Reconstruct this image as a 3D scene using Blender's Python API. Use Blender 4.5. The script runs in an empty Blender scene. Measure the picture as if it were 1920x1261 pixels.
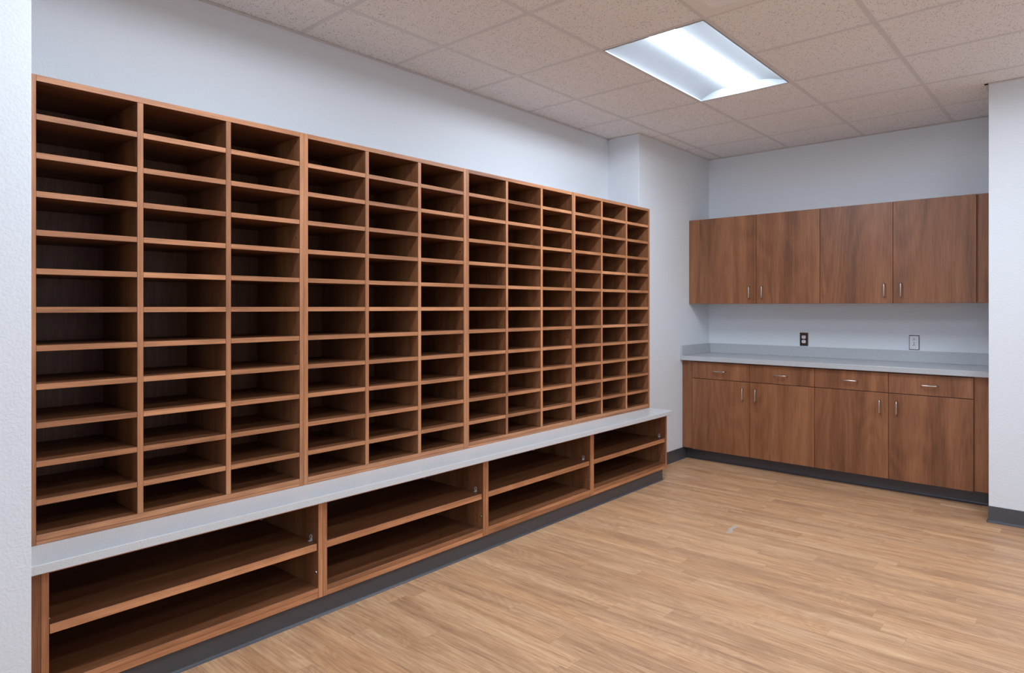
import bpy, bmesh, math, random
from mathutils import Vector
random.seed(7)
sc = bpy.context.scene
col = sc.collection
I = 0.0254
H = 53.6 * I            # eye height
def z(inch):            # height given relative to the eye, in inches
    return H + inch * I

# ------------------------------------------------------------------ camera, world, exposure
cam_d = bpy.data.cameras.new('camera')
cam = bpy.data.objects.new('camera', cam_d); col.objects.link(cam)
cam.location = (0, 0, H)
cam.rotation_euler = (math.radians(90), 0, math.radians(41.602))
cam_d.sensor_width = 36
cam_d.lens = 1234.54 / 1920 * 36
cam_d.shift_y = -(630.5 - 575.5) / 1920
cam_d.clip_start = 0.05
sc.camera = cam
w = bpy.data.worlds.new('world'); sc.world = w; w.use_nodes = True
w.node_tree.nodes['Background'].inputs[0].default_value = (0.62, 0.80, 1.0, 1)
w.node_tree.nodes['Background'].inputs[1].default_value = 0.6   # daylight fill through the unseen window added behind the camera
vs = sc.view_settings
vs.view_transform = 'Standard'; vs.look = 'None'; vs.gamma = 1; vs.use_curve_mapping = False
vs.exposure = 2.13
LAMP = 17.0             # emission of the lens of the light over the cabinets
LAMP_DIM = 10.0         # the other lights, unseen and added, are set dimmer for balance
LAMP_COLOR = (0.75, 0.87, 1.0, 1)

CEIL = z(55.6)
# ------------------------------------------------------------------ materials
def new_mat(name):
    m = bpy.data.materials.new(name); m.use_nodes = True
    nt = m.node_tree; b = nt.nodes['Principled BSDF']
    return m, nt, b
def N(nt, t, **kw):
    n = nt.nodes.new(t)
    for k, v in kw.items(): setattr(n, k, v)
    return n
def L(nt, a, b): nt.links.new(a, b)
def math_node(nt, op, a, b=None, c=None):
    n = N(nt, 'ShaderNodeMath', operation=op)
    for i, v in enumerate((a, b, c)):
        if v is None: continue
        if isinstance(v, (int, float)): n.inputs[i].default_value = v
        else: L(nt, v, n.inputs[i])
    return n.outputs[0]
def ramp(nt, fac, stops):
    r = N(nt, 'ShaderNodeValToRGB'); L(nt, fac, r.inputs[0])
    e = r.color_ramp.elements
    while len(e) > 1: e.remove(e[-1])
    e[0].position = stops[0][0]; e[0].color = (*stops[0][1], 1)
    for p, c in stops[1:]:
        x = e.new(p); x.color = (*c, 1)
    return r.outputs[0]
def mix(nt, kind, fac, a, b):
    n = N(nt, 'ShaderNodeMix', data_type='RGBA', blend_type=kind)
    for s, v in ((0, fac), (6, a), (7, b)):
        if isinstance(v, (int, float)): n.inputs[s].default_value = v
        elif isinstance(v, tuple): n.inputs[s].default_value = (*v, 1)
        else: L(nt, v, n.inputs[s])
    return n.outputs[2]
def noise(nt, vec, scale, detail=2, rough=0.5, dist=0.0):
    n = N(nt, 'ShaderNodeTexNoise'); L(nt, vec, n.inputs['Vector'])
    n.inputs['Scale'].default_value = scale; n.inputs['Detail'].default_value = detail
    n.inputs['Roughness'].default_value = rough; n.inputs['Distortion'].default_value = dist
    return n.outputs['Fac']
def scaled(nt, vec, s):
    n = N(nt, 'ShaderNodeVectorMath', operation='MULTIPLY'); L(nt, vec, n.inputs[0]); n.inputs[1].default_value = s
    return n.outputs[0]
def plain(name, c, rough=0.5, metal=0.0, spec=0.5):
    m, nt, b = new_mat(name)
    b.inputs['Base Color'].default_value = (*c, 1); b.inputs['Roughness'].default_value = rough
    b.inputs['Metallic'].default_value = metal; b.inputs['Specular IOR Level'].default_value = spec
    return m

WOOD_DARK, WOOD_MID, WOOD_LIGHT = (0.145, 0.052, 0.020), (0.245, 0.092, 0.037), (0.36, 0.147, 0.064)
def wood(axis, gain=(1, 1, 1), name='walnut laminate'):
    m, nt, b = new_mat(name + ', grain along ' + axis)
    geo = N(nt, 'ShaderNodeNewGeometry'); oi = N(nt, 'ShaderNodeObjectInfo')
    off = N(nt, 'ShaderNodeVectorMath', operation='MULTIPLY_ADD')
    comb = N(nt, 'ShaderNodeCombineXYZ')
    for i in range(3): L(nt, oi.outputs['Random'], comb.inputs[i])
    L(nt, comb.outputs[0], off.inputs[0]); off.inputs[1].default_value = (7.3, 11.7, 5.1); L(nt, geo.outputs['Position'], off.inputs[2])
    v = off.outputs[0]
    along, across = 0.055, 1.0
    s = {'x': (along, 1, 1), 'y': (1, along, 1), 'z': (1, 1, along)}[axis]
    v1 = scaled(nt, v, s)
    broad = noise(nt, v1, 9, 2, 0.5, 0.4)                 # soft bands a few centimetres wide
    fine = noise(nt, v1, 120, 3, 0.62)                    # thin dark pores
    s2 = tuple(a if a == 1 else 0.012 for a in s)
    fibre = noise(nt, scaled(nt, v, s2), 260, 2, 0.6)
    arcs = noise(nt, scaled(nt, v, tuple(a if a == 1 else 0.16 for a in s)), 3.2, 1, 0.5, 0.3)
    ring = math_node(nt, 'SINE', math_node(nt, 'MULTIPLY', arcs, 85.0))
    ring = math_node(nt, 'MULTIPLY_ADD', ring, 0.5, 0.5)
    a = math_node(nt, 'MULTIPLY', broad, 0.60)
    a = math_node(nt, 'ADD', a, math_node(nt, 'MULTIPLY', fine, 0.30))
    a = math_node(nt, 'ADD', a, math_node(nt, 'MULTIPLY', fibre, 0.22))
    a = math_node(nt, 'ADD', a, math_node(nt, 'MULTIPLY', ring, 0.055))
    cr = ramp(nt, a, [(0.42, WOOD_DARK), (0.58, WOOD_MID), (0.76, WOOD_LIGHT)])
    # pores
    pores = noise(nt, scaled(nt, v, tuple(q if q == 1 else 0.03 for q in s)), 420, 1, 0.5)
    pf = ramp(nt, pores, [(0.60, (0, 0, 0)), (0.72, (1, 1, 1))])
    cr = mix(nt, 'MULTIPLY', math_node(nt, 'MULTIPLY', pf, 0.35), cr, (0.45, 0.40, 0.38))
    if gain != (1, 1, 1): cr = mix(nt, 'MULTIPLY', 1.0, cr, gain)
    L(nt, cr, b.inputs['Base Color'])
    b.inputs['Roughness'].default_value = 0.42; b.inputs['Specular IOR Level'].default_value = 0.5
    bp = N(nt, 'ShaderNodeBump'); bp.inputs['Strength'].default_value = 0.08; bp.inputs['Distance'].default_value = 0.0006
    L(nt, fine, bp.inputs['Height']); L(nt, bp.outputs[0], b.inputs['Normal'])
    return m
WX, WY, WZ = wood('x'), wood('y'), wood('z')
WYS, WZB = wood('y', (0.72, 0.70, 0.68), 'walnut darkened for shade'), wood('z', (0.74, 0.74, 0.76), 'walnut darkened for shade')  # same laminate, with the shade inside the cells darkened into its colour
BAND = (1.85, 2.02, 2.15)       # the edge banding is a lighter walnut than the panel faces
BY, BZ = wood('y', BAND, 'lighter walnut edge banding'), wood('z', BAND, 'lighter walnut edge banding')

def wall_paint(name, c, bump=0.25, scale=110.0):
    m, nt, b = new_mat(name)
    geo = N(nt, 'ShaderNodeNewGeometry')
    b.inputs['Base Color'].default_value = (*c, 1); b.inputs['Roughness'].default_value = 0.62
    b.inputs['Specular IOR Level'].default_value = 0.35
    n1 = noise(nt, geo.outputs['Position'], scale, 2, 0.55, 0.4)
    r = ramp(nt, n1, [(0.40, (0, 0, 0)), (0.62, (1, 1, 1))])
    bp = N(nt, 'ShaderNodeBump'); bp.inputs['Strength'].default_value = bump; bp.inputs['Distance'].default_value = 0.0018
    L(nt, r, bp.inputs['Height']); L(nt, bp.outputs[0], b.inputs['Normal'])
    return m
PAINT = wall_paint('pale grey wall paint, orange peel', (0.80, 0.825, 0.86), 0.30)

def ceiling_tile():
    m, nt, b = new_mat('white fissured ceiling tile')
    geo = N(nt, 'ShaderNodeNewGeometry')
    p = geo.outputs['Position']
    v = N(nt, 'ShaderNodeTexVoronoi'); L(nt, p, v.inputs['Vector']); v.inputs['Scale'].default_value = 105
    n1 = noise(nt, p, 60, 2)
    thr = math_node(nt, 'MULTIPLY_ADD', n1, 0.75, -0.15)
    pit = math_node(nt, 'LESS_THAN', v.outputs['Distance'], thr)
    n2 = noise(nt, p, 330, 2, 0.6)
    pin = ramp(nt, n2, [(0.58, (0, 0, 0)), (0.66, (1, 1, 1))])
    base = mix(nt, 'MIX', 0.0, (0.95, 0.94, 0.935), (0.95, 0.95, 0.95))
    c1 = mix(nt, 'MIX', math_node(nt, 'MULTIPLY', pit, 0.75), base, (0.32, 0.28, 0.25))
    c2 = mix(nt, 'MIX', math_node(nt, 'MULTIPLY', pin, 0.45), c1, (0.40, 0.36, 0.33))
    L(nt, c2, b.inputs['Base Color']); b.inputs['Roughness'].default_value = 0.9
    b.inputs['Specular IOR Level'].default_value = 0.1
    return m
TILE = ceiling_tile()
TEE = plain('painted steel grid', (0.76, 0.74, 0.73), 0.5)

def quartz(name, c):
    m, nt, b = new_mat(name)
    geo = N(nt, 'ShaderNodeNewGeometry'); p = geo.outputs['Position']
    n1 = noise(nt, p, 260, 2, 0.7); n2 = noise(nt, p, 900, 1)
    c1 = ramp(nt, n1, [(0.34, tuple(a * 0.80 for a in c)), (0.46, c), (0.60, c), (0.70, tuple(min(1, a * 1.16) for a in c))])
    c2 = mix(nt, 'MIX', math_node(nt, 'MULTIPLY', ramp(nt, n2, [(0.62, (0, 0, 0)), (0.66, (1, 1, 1))]), 0.35), c1, (0.42, 0.40, 0.39))
    L(nt, c2, b.inputs['Base Color']); b.inputs['Roughness'].default_value = 0.24
    return m
QUARTZ = quartz('speckled pale grey quartz', (0.66, 0.665, 0.675))
QUARTZ_G = quartz('speckled grey quartz', (0.50, 0.51, 0.53))
VINYL = plain('charcoal vinyl base', (0.078, 0.078, 0.088), 0.26)
STEEL = plain('brushed nickel', (0.62, 0.60, 0.57), 0.28, 1.0)
DARK_STEEL = plain('dark reflective steel plate', (0.20, 0.17, 0.155), 0.22, 1.0)
LIGHT_STEEL = plain('bright cover plate', (0.80, 0.80, 0.84), 0.3, 0.0)
WHITE_PL = plain('white plastic', (0.82, 0.82, 0.86), 0.35)
BLACK_PL = plain('dark slots', (0.02, 0.02, 0.025), 0.5)
CLIP = plain('milky clear plastic clip', (0.62, 0.62, 0.62), 0.25)
REFL = plain('matte reflector', (0.36, 0.385, 0.41), 0.9, 0.0, 0.1)
VENT = plain('white painted metal diffuser', (0.90, 0.87, 0.85), 0.45)
HOLE = plain('dark drilled hole', (0.05, 0.03, 0.02), 0.7)
TAPE = plain('pale worn tape', (0.50, 0.41, 0.34), 0.5)
LENS, nt, b = new_mat('lit lens')
b.inputs['Base Color'].default_value = (0.9, 0.9, 0.9, 1)
b.inputs['Emission Color'].default_value = LAMP_COLOR; b.inputs['Emission Strength'].default_value = LAMP

LENS_DIM = LENS.copy(); LENS_DIM.name = 'lit lens, dimmed'
LENS_DIM.node_tree.nodes['Principled BSDF'].inputs['Emission Strength'].default_value = LAMP_DIM

def floor_mat():
    m, nt, b = new_mat('light oak vinyl planks')
    geo = N(nt, 'ShaderNodeNewGeometry')
    sep = N(nt, 'ShaderNodeSeparateXYZ'); L(nt, geo.outputs['Position'], sep.inputs[0])
    X, Y = sep.outputs[0], sep.outputs[1]
    PW, PL = 0.1017, 0.914
    ry = math_node(nt, 'DIVIDE', math_node(nt, 'ADD', Y, 10 * PW - 1.99 + 40 * PW), PW)
    row = math_node(nt, 'FLOOR', ry); fy = math_node(nt, 'SUBTRACT', ry, row)
    wn = N(nt, 'ShaderNodeTexWhiteNoise', noise_dimensions='1D'); L(nt, row, wn.inputs['W'])
    rx = math_node(nt, 'ADD', math_node(nt, 'DIVIDE', X, PL), math_node(nt, 'MULTIPLY', wn.outputs['Value'], 9.37))
    cx = math_node(nt, 'FLOOR', rx); fx = math_node(nt, 'SUBTRACT', rx, cx)
    cb = N(nt, 'ShaderNodeCombineXYZ'); L(nt, row, cb.inputs[0]); L(nt, cx, cb.inputs[1])
    w2 = N(nt, 'ShaderNodeTexWhiteNoise', noise_dimensions='2D'); L(nt, cb.outputs[0], w2.inputs['Vector'])
    rnd = w2.outputs['Value']
    # a coordinate shifted per plank
    sh = N(nt, 'ShaderNodeCombineXYZ')
    L(nt, math_node(nt, 'MULTIPLY_ADD', rnd, 31.0, X), sh.inputs[0]); L(nt, math_node(nt, 'MULTIPLY_ADD', rnd, 13.0, Y), sh.inputs[1])
    v = sh.outputs[0]
    band = noise(nt, scaled(nt, v, (0.10, 1, 1)), 13, 2, 0.55, 0.5)
    fine = noise(nt, scaled(nt, v, (0.05, 1, 1)), 110, 3, 0.65, 0.2)
    fib = noise(nt, scaled(nt, v, (0.05, 1, 1)), 330, 2, 0.6)
    arcs = noise(nt, scaled(nt, v, (0.22, 1, 1)), 6.5, 1, 0.5, 0.5)
    ring = math_node(nt, 'MULTIPLY_ADD', math_node(nt, 'SINE', math_node(nt, 'MULTIPLY', arcs, 130.0)), 0.5, 0.5)
    a = math_node(nt, 'MULTIPLY', band, 0.46)
    a = math_node(nt, 'ADD', a, math_node(nt, 'MULTIPLY', fine, 0.51))
    a = math_node(nt, 'ADD', a, math_node(nt, 'MULTIPLY', fib, 0.14))
    a = math_node(nt, 'ADD', a, math_node(nt, 'MULTIPLY', ring, 0.05))
    a = math_node(nt, 'ADD', a, math_node(nt, 'MULTIPLY_ADD', rnd, 0.07, 0.03))
    c = ramp(nt, a, [(0.42, (0.32, 0.165, 0.092)), (0.58, (0.49, 0.268, 0.143)), (0.70, (0.62, 0.358, 0.197)), (0.86, (0.76, 0.500, 0.285))])
    # per plank tint: some planks greyer, some redder
    w3 = N(nt, 'ShaderNodeTexWhiteNoise', noise_dimensions='2D')
    cb2 = N(nt, 'ShaderNodeCombineXYZ'); L(nt, cx, cb2.inputs[0]); L(nt, row, cb2.inputs[1]); L(nt, cb2.outputs[0], w3.inputs['Vector'])
    tint = ramp(nt, w3.outputs['Value'], [(0.0, (0.95, 0.955, 0.98)), (0.5, (1, 1, 1)), (1.0, (1.03, 0.985, 0.93))])
    c = mix(nt, 'MULTIPLY', 1.0, c, tint)
    # small dark flecks
    fl = noise(nt, scaled(nt, v, (0.22, 1, 1)), 48, 2, 0.7)
    ff = ramp(nt, fl, [(0.70, (0, 0, 0)), (0.78, (1, 1, 1))])
    c = mix(nt, 'MIX', math_node(nt, 'MULTIPLY', ff, 0.35), c, (0.26, 0.15, 0.09))
    # thin mauve-brown pore lines along the grain
    pl = noise(nt, scaled(nt, v, (0.028, 1, 1)), 75, 3, 0.7, 0.15)
    pf = ramp(nt, pl, [(0.56, (0, 0, 0)), (0.66, (1, 1, 1))])
    c = mix(nt, 'MULTIPLY', math_node(nt, 'MULTIPLY', pf, 0.65), c, (0.66, 0.57, 0.56))
    # hairline joints
    ey = math_node(nt, 'MULTIPLY', math_node(nt, 'MINIMUM', fy, math_node(nt, 'SUBTRACT', 1.0, fy)), PW)
    ex = math_node(nt, 'MULTIPLY', math_node(nt, 'MINIMUM', fx, math_node(nt, 'SUBTRACT', 1.0, fx)), PL)
    e = math_node(nt, 'MINIMUM', ex, ey)
    j = math_node(nt, 'LESS_THAN', e, 0.0006)
    c = mix(nt, 'MIX', math_node(nt, 'MULTIPLY', j, 0.45), c, (0.20, 0.125, 0.075))
    L(nt, c, b.inputs['Base Color'])
    b.inputs['Roughness'].default_value = 0.46; b.inputs['Specular IOR Level'].default_value = 0.4
    bp = N(nt, 'ShaderNodeBump'); bp.inputs['Strength'].default_value = 0.15; bp.inputs['Distance'].default_value = 0.0005
    L(nt, fine, bp.inputs['Height']); L(nt, bp.outputs[0], b.inputs['Normal'])
    return m
FLOOR = floor_mat()

# ------------------------------------------------------------------ mesh helpers
def tag(o, label=None, cat=None, group=None, kind=None):
    if label: o['label'] = label
    if cat: o['category'] = cat
    if group: o['group'] = group
    if kind: o['kind'] = kind
    return o
def empty(name, loc):
    o = bpy.data.objects.new(name, None); col.objects.link(o); o.location = loc; o.empty_display_size = 0.05
    return o
def wloc(o):
    v = Vector((0, 0, 0))
    while o is not None: v += Vector(o.location); o = o.parent
    return v
def link(name, bm, mat, parent=None, smooth=False, base=None):
    """bm is in world coordinates; the object sits at its parent's origin (or at base)"""
    off = wloc(parent) if parent is not None else Vector(base or (0, 0, 0))
    bmesh.ops.translate(bm, verts=bm.verts, vec=-off)
    me = bpy.data.meshes.new(name); bm.to_mesh(me); bm.free()
    mats = mat if isinstance(mat, (list, tuple)) else [mat]
    for q in mats: me.materials.append(q)
    if smooth:
        for p in me.polygons: p.use_smooth = True
    o = bpy.data.objects.new(name, me); col.objects.link(o)
    if parent is not None: o.parent = parent
    else: o.location = off
    return o
def add_box(bm, x0, x1, y0, y1, z0, z1, bev=0.0, seg=1, mi=0):
    r = bmesh.ops.create_cube(bm, size=1)
    vs_ = r['verts']
    for v in vs_:
        v.co = Vector(((x0 + x1) / 2 + v.co.x * (x1 - x0), (y0 + y1) / 2 + v.co.y * (y1 - y0), (z0 + z1) / 2 + v.co.z * (z1 - z0)))
    fs = set(f for v in vs_ for f in v.link_faces)
    for f in fs: f.material_index = mi
    if bev > 0:
        es = list(set(e for v in vs_ for e in v.link_edges))
        bmesh.ops.bevel(bm, geom=es, offset=bev, segments=seg, profile=0.5, affect='EDGES')
def box(name, x0, x1, y0, y1, z0, z1, mat, parent=None, bev=0.0006, seg=1, band=None):
    bm = bmesh.new(); add_box(bm, x0, x1, y0, y1, z0, z1, bev, seg)
    if band is not None:
        bm.normal_update()
        for f in bm.faces:
            if f.normal.x > 0.9: f.material_index = 1
        mat = [mat, band]
    return link(name, bm, mat, parent, base=((x0 + x1) / 2, (y0 + y1) / 2, z0))
def add_tube(bm, pts, r, seg=10):
    pts = [Vector(p) for p in pts]; rings = []
    for i, p in enumerate(pts):
        d = (pts[min(i + 1, len(pts) - 1)] - pts[max(i - 1, 0)]).normalized()
        up = Vector((0.3, 0.1, 1)) if abs(d.z) < 0.8 else Vector((1, 0.2, 0))
        a = d.cross(up).normalized(); b_ = d.cross(a)
        rings.append([bm.verts.new(p + r * (math.cos(t) * a + math.sin(t) * b_)) for t in [2 * math.pi * k / seg for k in range(seg)]])
    for r0, r1 in zip(rings, rings[1:]):
        for k in range(seg): bm.faces.new((r0[k], r0[(k + 1) % seg], r1[(k + 1) % seg], r1[k]))
    bm.faces.new(rings[0][::-1]); bm.faces.new(rings[-1])
    bmesh.ops.recalc_face_normals(bm, faces=bm.faces)
def sweep(bm, path, prof):
    """path: list of (x, y, nx, ny) where n points into the room; prof: list of (out, z), closed"""
    rings = [[bm.verts.new((x + nx * o, y + ny * o, zz)) for o, zz in prof] for x, y, nx, ny in path]
    n = len(prof)
    for a, b_ in zip(rings, rings[1:]):
        for k in range(n): bm.faces.new((a[k], a[(k + 1) % n], b_[(k + 1) % n], b_[k]))
    bm.faces.new(rings[0][::-1]); bm.faces.new(rings[-1])
    bmesh.ops.recalc_face_normals(bm, faces=bm.faces)
def copy_tree(o, parent=None):
    c = o.copy(); col.objects.link(c); c.parent = parent
    for ch in list(o.children): copy_tree(ch, c)
    return c

# ------------------------------------------------------------------ key planes (camera stands at x = 0, y = 0)
XW = -3.085      # wall behind the mail slots
XM = -2.686      # face of the mail slots
XB = -2.533      # face of the bench cabinets
XC = -2.477      # front edge of the bench top
XP = -2.788      # face of the column at the end of the mail slots
YN = 0.5350      # end of the near wall
XN = -2.457
Y0 = 0.5766; CW = 40.5 * I
Y4 = Y0 + 4 * CW # 4.6914
YP = Y4 + 0.004
YBK = 5.995      # back wall
YU = 5.577       # face of upper doors
YD = 5.435       # face of base doors
XR = -0.512; YR = 5.128   # right wall return
XE, YS = 2.6, -3.6        # unseen sides of the room

# ------------------------------------------------------------------ the room
def struct(o): o['kind'] = 'structure'; return o
struct(box('floor', XW - 0.15, XE + 0.15, YS - 0.15, YBK + 0.15, -0.08, 0, FLOOR, bev=0))
struct(box('wall_left', XW - 0.15, XW, YN - 0.1, YP + 0.2, 0, CEIL + 0.12, PAINT, bev=0))
struct(box('wall_left_near', XW - 0.15, XN, YS - 0.15, YN, 0, CEIL + 0.12, PAINT, bev=0.003, seg=2))
struct(box('wall_left_far', XW - 0.15, XP, YP, YBK + 0.01, 0, CEIL + 0.12, PAINT, bev=0.003, seg=2))
struct(box('wall_back', XW - 0.15, XE + 0.15, YBK, YBK + 0.15, 0, CEIL + 0.12, PAINT, bev=0))
struct(box('wall_right_near', XR, XE + 0.15, YR, YBK + 0.01, 0, CEIL + 0.12, PAINT, bev=0.003, seg=2))
struct(box('wall_right', XE, XE + 0.15, YS - 0.15, YR + 0.01, 0, CEIL + 0.12, PAINT, bev=0))
bm = bmesh.new()
WX0, WX1, WZ0, WZ1 = -2.2, 2.4, 0.75, 2.5
for a in ((XW - 0.15, WX0, 0, CEIL + 0.12), (WX1, XE + 0.15, 0, CEIL + 0.12), (WX0, WX1, 0, WZ0), (WX0, WX1, WZ1, CEIL + 0.12)):
    add_box(bm, a[0], a[1], YS - 0.15, YS, a[2], a[3])
struct(link('wall_front', bm, PAINT))
bm = bmesh.new()
for k in range(4):
    x = WX0 + (WX1 - WX0) * k / 3
    add_box(bm, max(WX0, x - 0.03), min(WX1, x + 0.03), YS - 0.10, YS - 0.05, WZ0, WZ1)
add_box(bm, WX0, WX1, YS - 0.10, YS - 0.05, WZ0, WZ0 + 0.05); add_box(bm, WX0, WX1, YS - 0.10, YS - 0.05, WZ1 - 0.05, WZ1)
struct(link('added_window_1', bm, TEE))  # unseen window, added to let in cool fill light

# ceiling: lay-in tiles on a tee grid, 24 inch module
GX = [(-80.4 + 24 * k) * I for k in range(-2, 9)]
GY = [(167.4 + 24 * k) * I for k in range(-14, 4)]
LIGHTS = [(-80.4, 119.4), (-80.4, 23.4), (-8.4, 119.4), (-8.4, 23.4), (39.6, 47.4)]  # only the first is seen; the rest are added to light the room
VENTS = [(-56.4, 95.4)]
def is_open(x, y):
    xi, yi = x / I, y / I
    for lx, ly in LIGHTS:
        if lx - 1 < xi < lx + 23 and ly - 1 < yi < ly + 47: return True
    for lx, ly in VENTS:
        if lx - 1 < xi < lx + 23 and ly - 1 < yi < ly + 23: return True
    return False
bm = bmesh.new()
for gx in GX:
    for gy in GY:
        x0, x1, y0, y1 = max(gx, XW), min(gx + 24 * I, XE), max(gy, YS), min(gy + 24 * I, YBK)
        if x1 - x0 < 0.03 or y1 - y0 < 0.03: continue
        if is_open(gx, gy): continue
        add_box(bm, x0 + 0.004, x1 - 0.004, y0 + 0.004, y1 - 0.004, CEIL + 0.0012, CEIL + 0.016)
ceiling = link('ceiling', bm, TILE); struct(ceiling)
bm = bmesh.new()
TW = 0.012
for gx in GX[1:]:
    if gx > XE: continue
    add_box(bm, gx - TW, gx + TW, YS, YBK, CEIL - 0.001, CEIL + 0.0008)
    add_box(bm, gx - 0.001, gx + 0.001, YS, YBK, CEIL, CEIL + 0.035)
for gy in GY:
    if gy < YS or gy > YBK: continue
    xs = sorted([XW, XE])
    # cross tees run between the main tees and skip the middle of a troffer
    for gx in GX:
        x0, x1 = max(gx + TW, XW), min(gx + 24 * I - TW, XE)
        if x1 - x0 < 0.03: continue
        if is_open(gx, gy) and is_open(gx, gy - 24 * I) and not any(abs(gy / I - ly) < 1 for lx, ly in LIGHTS + VENTS if abs(gx / I - lx) < 1): continue
        add_box(bm, x0, x1, gy - TW * 0.9, gy + TW * 0.9, CEIL - 0.0006, CEIL + 0.0008)
tees = link('ceiling_grid', bm, TEE, ceiling)
struct(box('ceiling_plenum', XW - 0.15, XE + 0.15, YS - 0.15, YBK + 0.15, CEIL + 0.12, CEIL + 0.2, plain('plenum deck', (0.3, 0.3, 0.3), 0.9), ceiling, bev=0))
# wall angle along the visible edges
bm = bmesh.new()
WA = 0.020
add_box(bm, XW, XW + WA, YN, YP, CEIL - 0.004, CEIL - 0.0012)
add_box(bm, XW, XP + WA, YP - WA, YP, CEIL - 0.004, CEIL - 0.0012)
add_box(bm, XP, XP + WA, YP, YBK, CEIL - 0.004, CEIL - 0.0012)
add_box(bm, XP, XR, YBK - WA, YBK, CEIL - 0.004, CEIL - 0.0012)
add_box(bm, XR - WA, XR, YR - WA, YBK, CEIL - 0.004, CEIL - 0.0012)
add_box(bm, XR - WA, XE, YR - WA, YR, CEIL - 0.004, CEIL - 0.0012)
struct(link('trim_1', bm, TEE))

# cove base
def cove(name, path, top, toe=0.012, thick=0.003):
    prof = [(0.0002, 0.0), (0.0002, top), (thick * 0.6, top), (thick, top - 0.002), (thick, 0.016), (thick + 0.001, 0.010), (thick + 0.004, 0.0055), (toe * 0.9, 0.003), (toe, 0.0016), (toe, 0.0)]
    bm = bmesh.new(); sweep(bm, path, prof)
    return struct(link(name, bm, VINYL))
TOE = z(-49.85)
d = 1.0
XT = XB - 0.032           # toe board face of the bench
YT = YD + 0.105           # toe board face of the base cabinets
cove('baseboard_bench', [(XT, YN, 1, 0), (XT, Y4 - 0.022, 1, 1), (XP, Y4 - 0.022, 0, 1)], TOE - 0.001)
cove('baseboard_left', [(XP, Y4 + 0.008, 1, 0), (XP, YT - 0.0005, 1, -1), (XR, YT - 0.0005, 0, -1)], 0.102)
cove('baseboard_near', [(XN, YS, 1, 0), (XN, YN + 0.0002, 1, 0)], 0.102)
cove('baseboard_right', [(XR, YT - 0.01, -1, 0), (XR, YR, -1, -1), (XE, YR, 0, -1)], 0.104)

# ------------------------------------------------------------------ mail slot cabinets
ZT, ZB = z(31.02), z(-31.78)
TH = 0.0208
def make_mail():
    ya, yb = Y0, Y0 + CW
    root = empty('mail_slot_cabinet', ((XW + XM) / 2, (ya + yb) / 2, ZB))
    xb = XW + 0.003
    box('side_panel', xb, XM, ya + 0.0002, ya + TH, ZB, ZT, WZ, root, band=BZ)
    box('side_panel', xb, XM, yb - TH, yb - 0.0002, ZB, ZT, WZ, root, band=BZ)
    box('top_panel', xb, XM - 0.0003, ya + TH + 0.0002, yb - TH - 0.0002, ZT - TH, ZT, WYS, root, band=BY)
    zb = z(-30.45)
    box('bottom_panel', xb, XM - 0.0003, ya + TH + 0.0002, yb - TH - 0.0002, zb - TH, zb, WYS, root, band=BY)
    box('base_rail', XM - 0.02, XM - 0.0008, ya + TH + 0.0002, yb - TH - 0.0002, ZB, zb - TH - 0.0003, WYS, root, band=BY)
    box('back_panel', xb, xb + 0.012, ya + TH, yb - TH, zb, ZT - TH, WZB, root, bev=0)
    inner = [ya + TH]
    ow = (CW - 4 * TH) / 3
    for k in (1, 2):
        y = ya + TH + k * ow + (k - 1) * TH
        box('divider', xb + 0.0122, XM - 0.0006, y, y + TH, zb, ZT - TH - 0.0002, WZ, root, band=BZ)
        inner.append(y + TH)
    for k, y in enumerate(inner):
        for r in range(11):
            zt = z(25.84 - 5.16 * r)
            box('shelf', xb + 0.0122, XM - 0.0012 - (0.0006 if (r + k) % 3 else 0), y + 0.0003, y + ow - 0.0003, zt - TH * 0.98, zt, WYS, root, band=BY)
    # small cam caps on the right side panel
    for zc in (29.6, 12.4, -8.2, -26.9):
        holes = bmesh.new()
        bmesh.ops.create_cone(holes, cap_ends=True, segments=12, radius1=0.004, radius2=0.004, depth=0.0012,
                              matrix=__import__('mathutils').Matrix.Translation((XM - 0.03, yb - TH - 0.0004, z(zc))) @ __import__('mathutils').Matrix.Rotation(math.pi / 2, 4, 'X'))
        link('cam_cap', holes, STEEL, root)
    return root
mail_labels = [
    'walnut mail slot cabinet nearest the camera, against the near wall end',
    'walnut mail slot cabinet second along from the near wall end',
    'walnut mail slot cabinet third from the near wall, second from the far column',
    'walnut mail slot cabinet farthest from the camera, ending at the wall column']
m0 = make_mail()
for i in range(4):
    o = m0 if i == 0 else copy_tree(m0)
    o.location.y = Y0 + CW * (i + 0.5)
    tag(o, mail_labels[i], 'cabinet', 'mail slot cabinets standing on the bench top')

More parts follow.
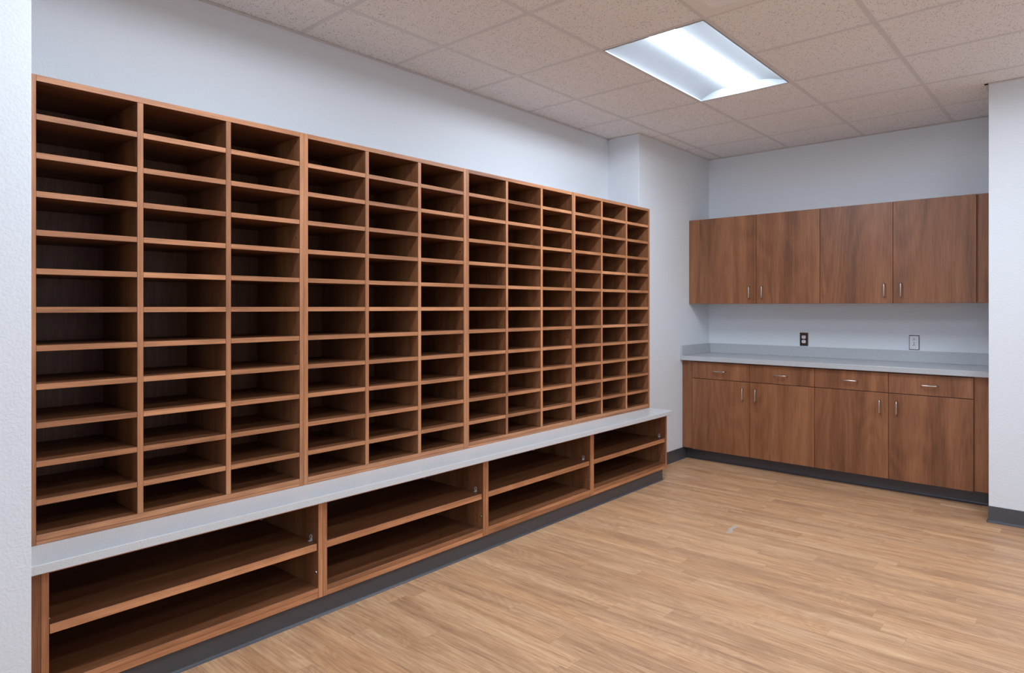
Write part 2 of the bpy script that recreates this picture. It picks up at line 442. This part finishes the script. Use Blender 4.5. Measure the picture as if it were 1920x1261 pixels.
# ------------------------------------------------------------------ bench top and bench cabinets
ZCT, ZCB = ZB - 0.0006, z(-33.0)
bt = box('bench_countertop', XW + 0.001, XC, YN + 0.001, Y4 + 0.001, ZCB, ZCT, QUARTZ, bev=0.002, seg=2)
tag(bt, 'long pale grey quartz bench top running under the walnut mail slots', 'countertop')
def make_bench():
    ya, yb = Y0, Y0 + CW
    root = empty('bench_cabinet', ((XW + XB) / 2, (ya + yb) / 2, 0))
    xb = XW + 0.003; zt = ZCB - 0.0006; zb = z(-48.1)
    box('side_panel', xb, XB, ya + 0.0002, ya + TH + 0.001, TOE, zt, WZ, root, band=BZ)
    box('side_panel', xb, XB, yb - TH - 0.001, yb - 0.0002, TOE, zt, WZ, root, band=BZ)
    a, b_ = ya + TH + 0.0013, yb - TH - 0.0013
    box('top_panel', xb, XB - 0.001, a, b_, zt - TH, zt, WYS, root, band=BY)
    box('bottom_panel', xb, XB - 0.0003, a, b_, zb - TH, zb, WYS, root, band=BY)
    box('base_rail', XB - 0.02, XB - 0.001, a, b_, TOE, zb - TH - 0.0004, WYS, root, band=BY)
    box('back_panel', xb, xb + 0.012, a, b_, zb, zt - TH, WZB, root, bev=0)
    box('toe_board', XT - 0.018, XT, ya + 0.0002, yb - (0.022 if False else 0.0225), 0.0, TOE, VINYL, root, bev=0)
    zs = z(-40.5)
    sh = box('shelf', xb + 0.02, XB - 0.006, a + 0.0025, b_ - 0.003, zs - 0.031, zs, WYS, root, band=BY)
    for yy in (b_, a):
        sg = -1 if yy == b_ else 1
        for xx in (XB - 0.055, xb + 0.06):
            cb = bmesh.new()
            # a small clear clip: plate on the side, eye and foot over the shelf
            add_box(cb, xx - 0.008, xx + 0.008, min(yy, yy + sg * 0.003), max(yy, yy + sg * 0.003), zs + 0.0005, zs + 0.012, 0.0008)
            add_box(cb, xx - 0.006, xx + 0.006, min(yy + sg * 0.003, yy + sg * 0.014), max(yy + sg * 0.003, yy + sg * 0.014), zs + 0.0005, zs + 0.004, 0.0008)
            add_tube(cb, [(xx + 0.0075 * math.cos(t), yy + sg * 0.003, zs + 0.0185 + 0.009 * math.sin(t)) for t in [2 * math.pi * k / 14 for k in range(15)]], 0.0016, 6)
            link('shelf_clip', cb, CLIP, root)
    Mx = __import__('mathutils').Matrix
    for zc in (-34.6, -37.2, -38.6, -43.0, -46.6):
        hb = bmesh.new()
        bmesh.ops.create_cone(hb, cap_ends=True, segments=12, radius1=0.003, radius2=0.003, depth=0.001,
                              matrix=Mx.Translation((XB - 0.045, b_ - 0.0003, z(zc))) @ Mx.Rotation(math.pi / 2, 4, 'X'))
        link('pin_hole', hb, HOLE, root)
    cb = bmesh.new()
    bmesh.ops.create_cone(cb, cap_ends=True, segments=14, radius1=0.0055, radius2=0.0045, depth=0.0025,
                          matrix=Mx.Translation((XB - 0.017, b_ - 0.001, z(-45.6))) @ Mx.Rotation(math.pi / 2, 4, 'X'))
    link('cam_cap', cb, STEEL, root)
    return root
bench_labels = [
    'open walnut bench cabinet nearest the camera, beside the near wall filler',
    'open walnut bench cabinet second from the near wall, under the long quartz top',
    'open walnut bench cabinet third from the near wall, under the long quartz top',
    'open walnut bench cabinet at the far free end, facing the base cabinets']
b0 = make_bench()
for i in range(4):
    o = b0 if i == 0 else copy_tree(b0)
    o.location.y = Y0 + CW * (i + 0.5)
    tag(o, bench_labels[i], 'cabinet', 'open bench cabinets under the quartz bench top')
fs = box('filler_strip', XB - 0.02, XB, YN + 0.0006, Y0 - 0.0002, TOE, ZCB - 0.0006, WZ)
tag(fs, 'narrow vertical walnut filler strip between near wall and bench cabinet', 'filler')
fs = box('scribe_strip', XM - 0.02, XM - 0.0006, YN + 0.0006, Y0 - 0.0002, ZB, ZT, WZ)
tag(fs, 'thin tall walnut scribe strip between near wall and first mail slots', 'filler')

# ------------------------------------------------------------------ upper and base cabinets on the back wall
def pull(name, p, vertical, parent, length=0.098):
    bm = bmesh.new(); x, y, zc = p; h = length / 2; out = 0.028; r = 0.0048
    ax = Vector((0, 0, 1)) if vertical else Vector((1, 0, 0))
    c = Vector((x, y, zc)); o_ = Vector((0, -1, 0))
    pts = [c - ax * h, c - ax * h + o_ * out * 0.72, c - ax * (h - 0.004) + o_ * out * 0.92, c - ax * (h - 0.012) + o_ * out]
    pts += [c + ax * (h - 0.012) + o_ * out, c + ax * (h - 0.004) + o_ * out * 0.92, c + ax * h + o_ * out * 0.72, c + ax * h]
    add_tube(bm, pts, r, 10)
    return link(name, bm, STEEL, parent, smooth=True)
XD0 = -2.6845; DW = 0.5148       # first door edge and door pitch
G = 0.0016
def make_upper():
    xa, xb = XD0, XD0 + 2 * DW
    z0, z1 = z(1.2), z(31.1)
    root = empty('upper_cabinet', ((xa + xb) / 2, YBK - 0.02, z0))
    yf = YU + 0.0205
    box('cabinet_body', xa + 0.0002, xb - 0.0002, yf, YBK - 0.001, z0, z1, WX, root)
    for k, hx in ((0, -0.055), (1, 0.055)):
        x0 = xa + k * DW
        dr = box('door', x0 + G, x0 + DW - G, YU, YU + 0.019, z0 - 0.001, z1 - 0.001, WZ, root, bev=0.001, seg=2)
        pull('handle', (xa + DW + hx, YU, z(5.05)), True, dr)
    return root
u0 = make_upper()
tag(u0, 'walnut upper cabinet on the left, next to the far left wall', 'cabinet', 'walnut upper cabinets on the back wall')
u1 = copy_tree(u0); u1.location.x += 2 * DW
tag(u1, 'walnut upper cabinet on the right, next to the white wall return', 'cabinet', 'walnut upper cabinets on the back wall')
def make_base():
    xa, xb = XD0, XD0 + 2 * DW
    zt = z(-18.62)
    root = empty('base_cabinet', ((xa + xb) / 2, YBK - 0.25, 0))
    yf = YD + 0.0205
    box('cabinet_body', xa + 0.0002, xb - 0.0002, yf, YBK - 0.001, z(-49.4), zt, WZ, root)
    box('toe_board', xa, xb, YT, YT + 0.018, 0, z(-49.4) - 0.0004, VINYL, root, bev=0)
    for k, hx in ((0, -0.055), (1, 0.055)):
        x0 = xa + k * DW
        dw = box('drawer', x0 + G, x0 + DW - G, YD, YD + 0.019, z(-24.62), z(-19.0), WZ, root, bev=0.001, seg=2)
        pull('handle', (x0 + DW / 2, YD, z(-21.85)), False, dw)
        dr = box('door', x0 + G, x0 + DW - G, YD, YD + 0.019, z(-49.45), z(-24.82), WZ, root, bev=0.001, seg=2)
        pull('handle', (xa + DW + hx, YD, z(-28.9)), True, dr)
    return root
c0 = make_base()
tag(c0, 'walnut base cabinet on the left, under the grey counter by the side splash', 'cabinet', 'walnut base cabinets on the back wall')
c1 = copy_tree(c0); c1.location.x += 2 * DW
tag(c1, 'walnut base cabinet on the right, under the grey counter by the wall return', 'cabinet', 'walnut base cabinets on the back wall')
XD4 = XD0 + 4 * DW
for (nm, x0, x1, yf, za, zb_, lab) in [
        ('filler_strip', XP + 0.001, XD0 - 0.0005, YD + 0.014, z(-49.4), z(-18.7), 'vertical walnut filler left of the base cabinets against the far left wall'),
        ('filler_strip', XD4 + 0.0005, XR - 0.0008, YD + 0.020, z(-49.4), z(-18.7), 'vertical walnut filler right of the base cabinets against the wall return'),
        ('filler_strip', XP + 0.001, XD0 - 0.0005, YU + 0.0015, z(1.2), z(31.1), 'vertical walnut filler left of the upper cabinets against the far left wall'),
        ('filler_strip', XD4 + 0.0005, XR - 0.0008, YU + 0.020, z(1.2), z(31.1), 'vertical walnut filler right of the upper cabinets against the wall return')]:
    tag(box(nm, x0, x1, yf, yf + 0.019, za, zb_, WZ), lab, 'filler')
# quartz counter with its back and side splash
root = empty('counter', ((XP + XR) / 2, YBK - 0.3, z(-18.58)))
YF = YD - 0.030
box('worktop', XP + 0.0008, XR - 0.001, YF, YBK - 0.001, z(-18.58), z(-17.05), QUARTZ_G, root, bev=0.002, seg=2)
box('back_splash', XP + 0.020, XR - 0.001, YBK - 0.020, YBK - 0.001, z(-17.05) + 0.0003, z(-13.55), QUARTZ_G, root, bev=0.001)
box('side_splash', XP + 0.0008, XP + 0.0195, YF + 0.002, YBK - 0.001, z(-17.05) + 0.0003, z(-13.55), QUARTZ_G, root, bev=0.001)
tag(root, 'grey speckled quartz counter with low splash over the base cabinets', 'countertop')

# outlets
def outlet(xc, zc, plate_mat, style, label):
    root = empty('wall_outlet', (xc, YBK, zc - 0.057))
    yf = YBK - 0.0008
    bm = bmesh.new()
    hw, hh, t, ch = 0.0355, 0.0575, 0.0065, 0.005
    f = [bm.verts.new((xc + sx * hw, yf, zc + sz * hh)) for sx, sz in ((-1, -1), (1, -1), (1, 1), (-1, 1))]
    m_ = [bm.verts.new((xc + sx * hw, yf - 0.002, zc + sz * hh)) for sx, sz in ((-1, -1), (1, -1), (1, 1), (-1, 1))]
    g = [bm.verts.new((xc + sx * (hw - ch), yf - t, zc + sz * (hh - ch))) for sx, sz in ((-1, -1), (1, -1), (1, 1), (-1, 1))]
    for a, b_ in ((f, m_), (m_, g)):
        for k in range(4): bm.faces.new((a[k], a[(k + 1) % 4], b_[(k + 1) % 4], b_[k]))
    bm.faces.new(f); face = bm.faces.new(g[::-1]); bmesh.ops.recalc_face_normals(bm, faces=bm.faces)
    if style == 'decor': face.material_index = 1  # face coloured bright, rim dark, to paint in the steel's reflections
    link('cover_plate', bm, [DARK_STEEL, plate_mat] if style == 'decor' else plate_mat, root)
    Mx = __import__('mathutils').Matrix
    y = yf - t
    if style == 'duplex':
        for s in (-1, 1):
            bm = bmesh.new()
            n = 28; front, back = [], []
            for k in range(n):
                a = 2 * math.pi * k / n
                px, pz = 0.0172 * math.cos(a), max(-0.0135, min(0.0135, 0.0172 * math.sin(a)))
                front.append(bm.verts.new((xc + px, y - 0.0022, zc + s * 0.0195 + pz))); back.append(bm.verts.new((xc + px, y + 0.001, zc + s * 0.0195 + pz)))
            bm.faces.new(front); bm.faces.new(back[::-1])
            for k in range(n): bm.faces.new((front[k], front[(k + 1) % n], back[(k + 1) % n], back[k]))
            bmesh.ops.recalc_face_normals(bm, faces=bm.faces)
            sk = link('socket', bm, WHITE_PL, root)
            bm = bmesh.new(); zz = zc + s * 0.0195
            for px, hgt in ((-0.0064, 0.0042), (0.0064, 0.0034)):
                add_box(bm, xc + px - 0.0013, xc + px + 0.0013, y - 0.0026, y - 0.002, zz - hgt - 0.002, zz + hgt - 0.002)
            add_box(bm, xc - 0.0028, xc + 0.0028, y - 0.0026, y - 0.002, zz + 0.0052, zz + 0.0100, 0.0015)
            link('socket_slots', bm, BLACK_PL, sk)
        bm = bmesh.new()
        bmesh.ops.create_cone(bm, cap_ends=True, segments=14, radius1=0.0032, radius2=0.0026, depth=0.0016,
                              matrix=Mx.Translation((xc, y - 0.0006, zc)) @ Mx.Rotation(math.pi / 2, 4, 'X'))
        link('screw', bm, STEEL, root)
    else:
        bm = bmesh.new(); add_box(bm, xc - 0.0168, xc + 0.0168, y - 0.0025, y + 0.001, zc - 0.0335, zc + 0.0335, 0.0015, 2)
        sk = link('receptacle', bm, WHITE_PL, root)
        bm = bmesh.new()
        for s in (-1, 1):
            zz = zc + s * 0.0215
            for px, hgt in ((-0.0064, 0.0042), (0.0064, 0.0034)):
                add_box(bm, xc + px - 0.0017, xc + px + 0.0017, y - 0.0030, y - 0.0024, zz - hgt - 0.001, zz + hgt - 0.001)
            add_box(bm, xc - 0.0032, xc + 0.0032, y - 0.0030, y - 0.0024, zz + 0.0052, zz + 0.0112, 0.0015)
        link('socket_slots', bm, BLACK_PL, sk)
        for s in (-1, 1):
            bm = bmesh.new(); add_box(bm, xc - 0.006, xc + 0.006, y - 0.0042, y - 0.0023, zc + s * 0.0042 - 0.0028, zc + s * 0.0042 + 0.0028, 0.0006)
            link('test_button', bm, plain('grey button', (0.55, 0.55, 0.58), 0.4), sk)
    tag(root, label, 'outlet')
outlet(-1.911, z(-11.05), DARK_STEEL, 'duplex', 'dark metal outlet plate with two round white sockets over the counter')
outlet(-1.076, z(-11.00), LIGHT_STEEL, 'decor', 'bright outlet plate with rectangular white receptacle, right end of the counter')

# ------------------------------------------------------------------ ceiling troffers
def make_light():
    lx, ly = LIGHTS[0]
    x0, y0 = lx * I, ly * I; x1, y1 = x0 + 24 * I, y0 + 48 * I
    root = empty('ceiling_light', ((x0 + x1) / 2, (y0 + y1) / 2, CEIL))
    e = 0.011; a0, a1, b0_, b1 = x0 + e, x1 - e, y0 + e, y1 - e
    c = (x0 + x1) / 2; D_ = 0.046; LW = 0.077
    # frame: thin flange and outer housing
    bm = bmesh.new()
    fw = 0.006
    add_box(bm, a0, a0 + fw, b0_, b1, CEIL - 0.003, CEIL + 0.010); add_box(bm, a1 - fw, a1, b0_, b1, CEIL - 0.003, CEIL + 0.010)
    add_box(bm, a0 + fw, a1 - fw, b0_, b0_ + fw, CEIL - 0.003, CEIL + 0.010); add_box(bm, a0 + fw, a1 - fw, b1 - fw, b1, CEIL - 0.003, CEIL + 0.010)
    link('frame', bm, REFL, root)
    bm = bmesh.new()
    add_box(bm, a0 - 0.004, a1 + 0.004, b0_ - 0.004, b1 + 0.004, CEIL + 0.086, CEIL + 0.09)
    link('housing', bm, REFL, root)
    # curved wings
    def arc(s):   # from the flange (s=0) up to the lens (s=1)
        t = s * math.pi / 2
        return (1 - math.cos(t) * 1.0) , math.sin(t)
    for sg in (-1, 1):
        bm = bmesh.new(); n = 14; prev = None
        outer = a0 + fw if sg < 0 else a1 - fw
        inner = c + sg * LW
        for k in range(n + 1):
            s = k / n
            # rises fast near the edge, flattens towards the lens
            px = outer + (inner - outer) * (s ** 1.15); pz = CEIL + 0.004 + D_ * math.sin(s * math.pi / 2) ** 0.9
            cur = [bm.verts.new((px, b0_ + fw, pz)), bm.verts.new((px, b1 - fw, pz))]
            if prev: bm.faces.new((prev[0], prev[1], cur[1], cur[0]))
            prev = cur
        bmesh.ops.recalc_face_normals(bm, faces=bm.faces)
        link('reflector', bm, REFL, root, smooth=True)
    for yy, s in ((b0_ + fw, 1), (b1 - fw, -1)):
        bm = bmesh.new()
        vb = []
        for k in range(25):
            px = a0 + fw + (a1 - a0 - 2 * fw) * k / 24
            q = 1 - abs(2 * k / 24 - 1)
            vb.append((px, q))
        lo = [bm.verts.new((px, yy, CEIL + 0.002)) for px, q in vb]
        hi = [bm.verts.new((px, yy + s * 0.012 * min(1, q * 3), CEIL + 0.006 + (D_ + 0.004) * math.sin(min(1, q * 1.35) * math.pi / 2) ** 0.9)) for px, q in vb]
        for k in range(24): bm.faces.new((lo[k], lo[k + 1], hi[k + 1], hi[k]))
        bmesh.ops.recalc_face_normals(bm, faces=bm.faces)
        link('end_plate', bm, REFL, root, smooth=True)
    bm = bmesh.new(); prev = None
    for k in range(13):
        t = -1 + 2 * k / 12
        px = c + LW * t; pz = CEIL + 0.004 + D_ - 0.026 * math.sqrt(max(0, 1 - t * t))
        cur = [bm.verts.new((px, b0_ + fw + 0.001, pz)), bm.verts.new((px, b1 - fw - 0.001, pz))]
        if prev: bm.faces.new((prev[0], cur[0], cur[1], prev[1]))
        prev = cur
    link('lens', bm, LENS, root, smooth=True)
    return root
l0 = make_light()
labels = ['lit recessed ceiling light with bright centre strip, over the floor in front of the cabinets',
          'lit recessed ceiling light, unseen, added beside the near wall',
          'lit recessed ceiling light, unseen, added in the middle row, nearest the wall return', 'lit recessed ceiling light, unseen, added in the middle row, over the camera',
          'lit recessed ceiling light, unseen, added by the right wall, beside the camera']
dim_lens = None
for i, (lx, ly) in enumerate(LIGHTS):
    o = l0 if i == 0 else copy_tree(l0)
    if i > 0:
        for ch in o.children:
            if ch.name.startswith('lens'):
                if dim_lens is None:
                    dim_lens = ch.data.copy(); dim_lens.materials[0] = LENS_DIM
                ch.data = dim_lens
    o.location = (lx * I + 12 * I, ly * I + 24 * I, CEIL)
    tag(o, labels[i], 'ceiling light', 'recessed ceiling lights')
# square air diffuser next to the light
vx, vy = VENTS[0]
x0, y0 = vx * I, vy * I; x1, y1 = x0 + 24 * I, y0 + 24 * I
root = empty('air_diffuser', ((x0 + x1) / 2, (y0 + y1) / 2, CEIL))
def ring(bm, o0, z0_, o1, z1_, r0=0.0, r1=0.0, n=8):
    def loop(o, zz, r):
        pts = []
        for cx_, cy_, a0 in ((x1 - o - r, y1 - o - r, 0), (x0 + o + r, y1 - o - r, 90), (x0 + o + r, y0 + o + r, 180), (x1 - o - r, y0 + o + r, 270)):
            for k in range(n + 1):
                a = math.radians(a0 + 90 * k / n); pts.append(bm.verts.new((cx_ + r * math.cos(a), cy_ + r * math.sin(a), zz)))
        return pts
    A, B = loop(o0, z0_, r0), loop(o1, z1_, r1)
    for k in range(len(A)): bm.faces.new((A[k], A[(k + 1) % len(A)], B[(k + 1) % len(A)], B[k]))
    return B
bm = bmesh.new()
ring(bm, 0.011, CEIL - 0.004, 0.075, CEIL - 0.003, 0.001, 0.03)
ring(bm, 0.075, CEIL - 0.003, 0.125, CEIL + 0.018, 0.03, 0.05)
ring(bm, 0.011, CEIL - 0.003, 0.0111, CEIL + 0.010, 0.001, 0.001)
bmesh.ops.recalc_face_normals(bm, faces=bm.faces); link('frame', bm, VENT, root, smooth=False)
bm = bmesh.new()
B = ring(bm, 0.110, CEIL + 0.008, 0.135, CEIL + 0.002, 0.04, 0.04)
bm.faces.new(B); bmesh.ops.recalc_face_normals(bm, faces=bm.faces); link('face_plate', bm, VENT, root)
tag(root, 'smooth beige square air diffuser in the ceiling beside the light corner', 'air vent')

# a scrap of tape on the floor
bm = bmesh.new()
pts = [(-1.672, 3.826), (-1.648, 3.828), (-1.650, 3.88), (-1.668, 3.915), (-1.662, 3.985), (-1.688, 3.988), (-1.692, 3.91), (-1.674, 3.87)]
lo = [bm.verts.new((x, y, 0.0002)) for x, y in pts]; hi = [bm.verts.new((x, y, 0.0007)) for x, y in pts]
bm.faces.new(lo[::-1]); bm.faces.new(hi)
for k in range(len(pts)): bm.faces.new((lo[k], lo[(k + 1) % len(pts)], hi[(k + 1) % len(pts)], hi[k]))
tp = link('tape_scrap', bm, TAPE, base=(-1.67, 3.9, 0.0002))
tag(tp, 'small pale scrap of tape stuck on the wood plank floor', 'tape')
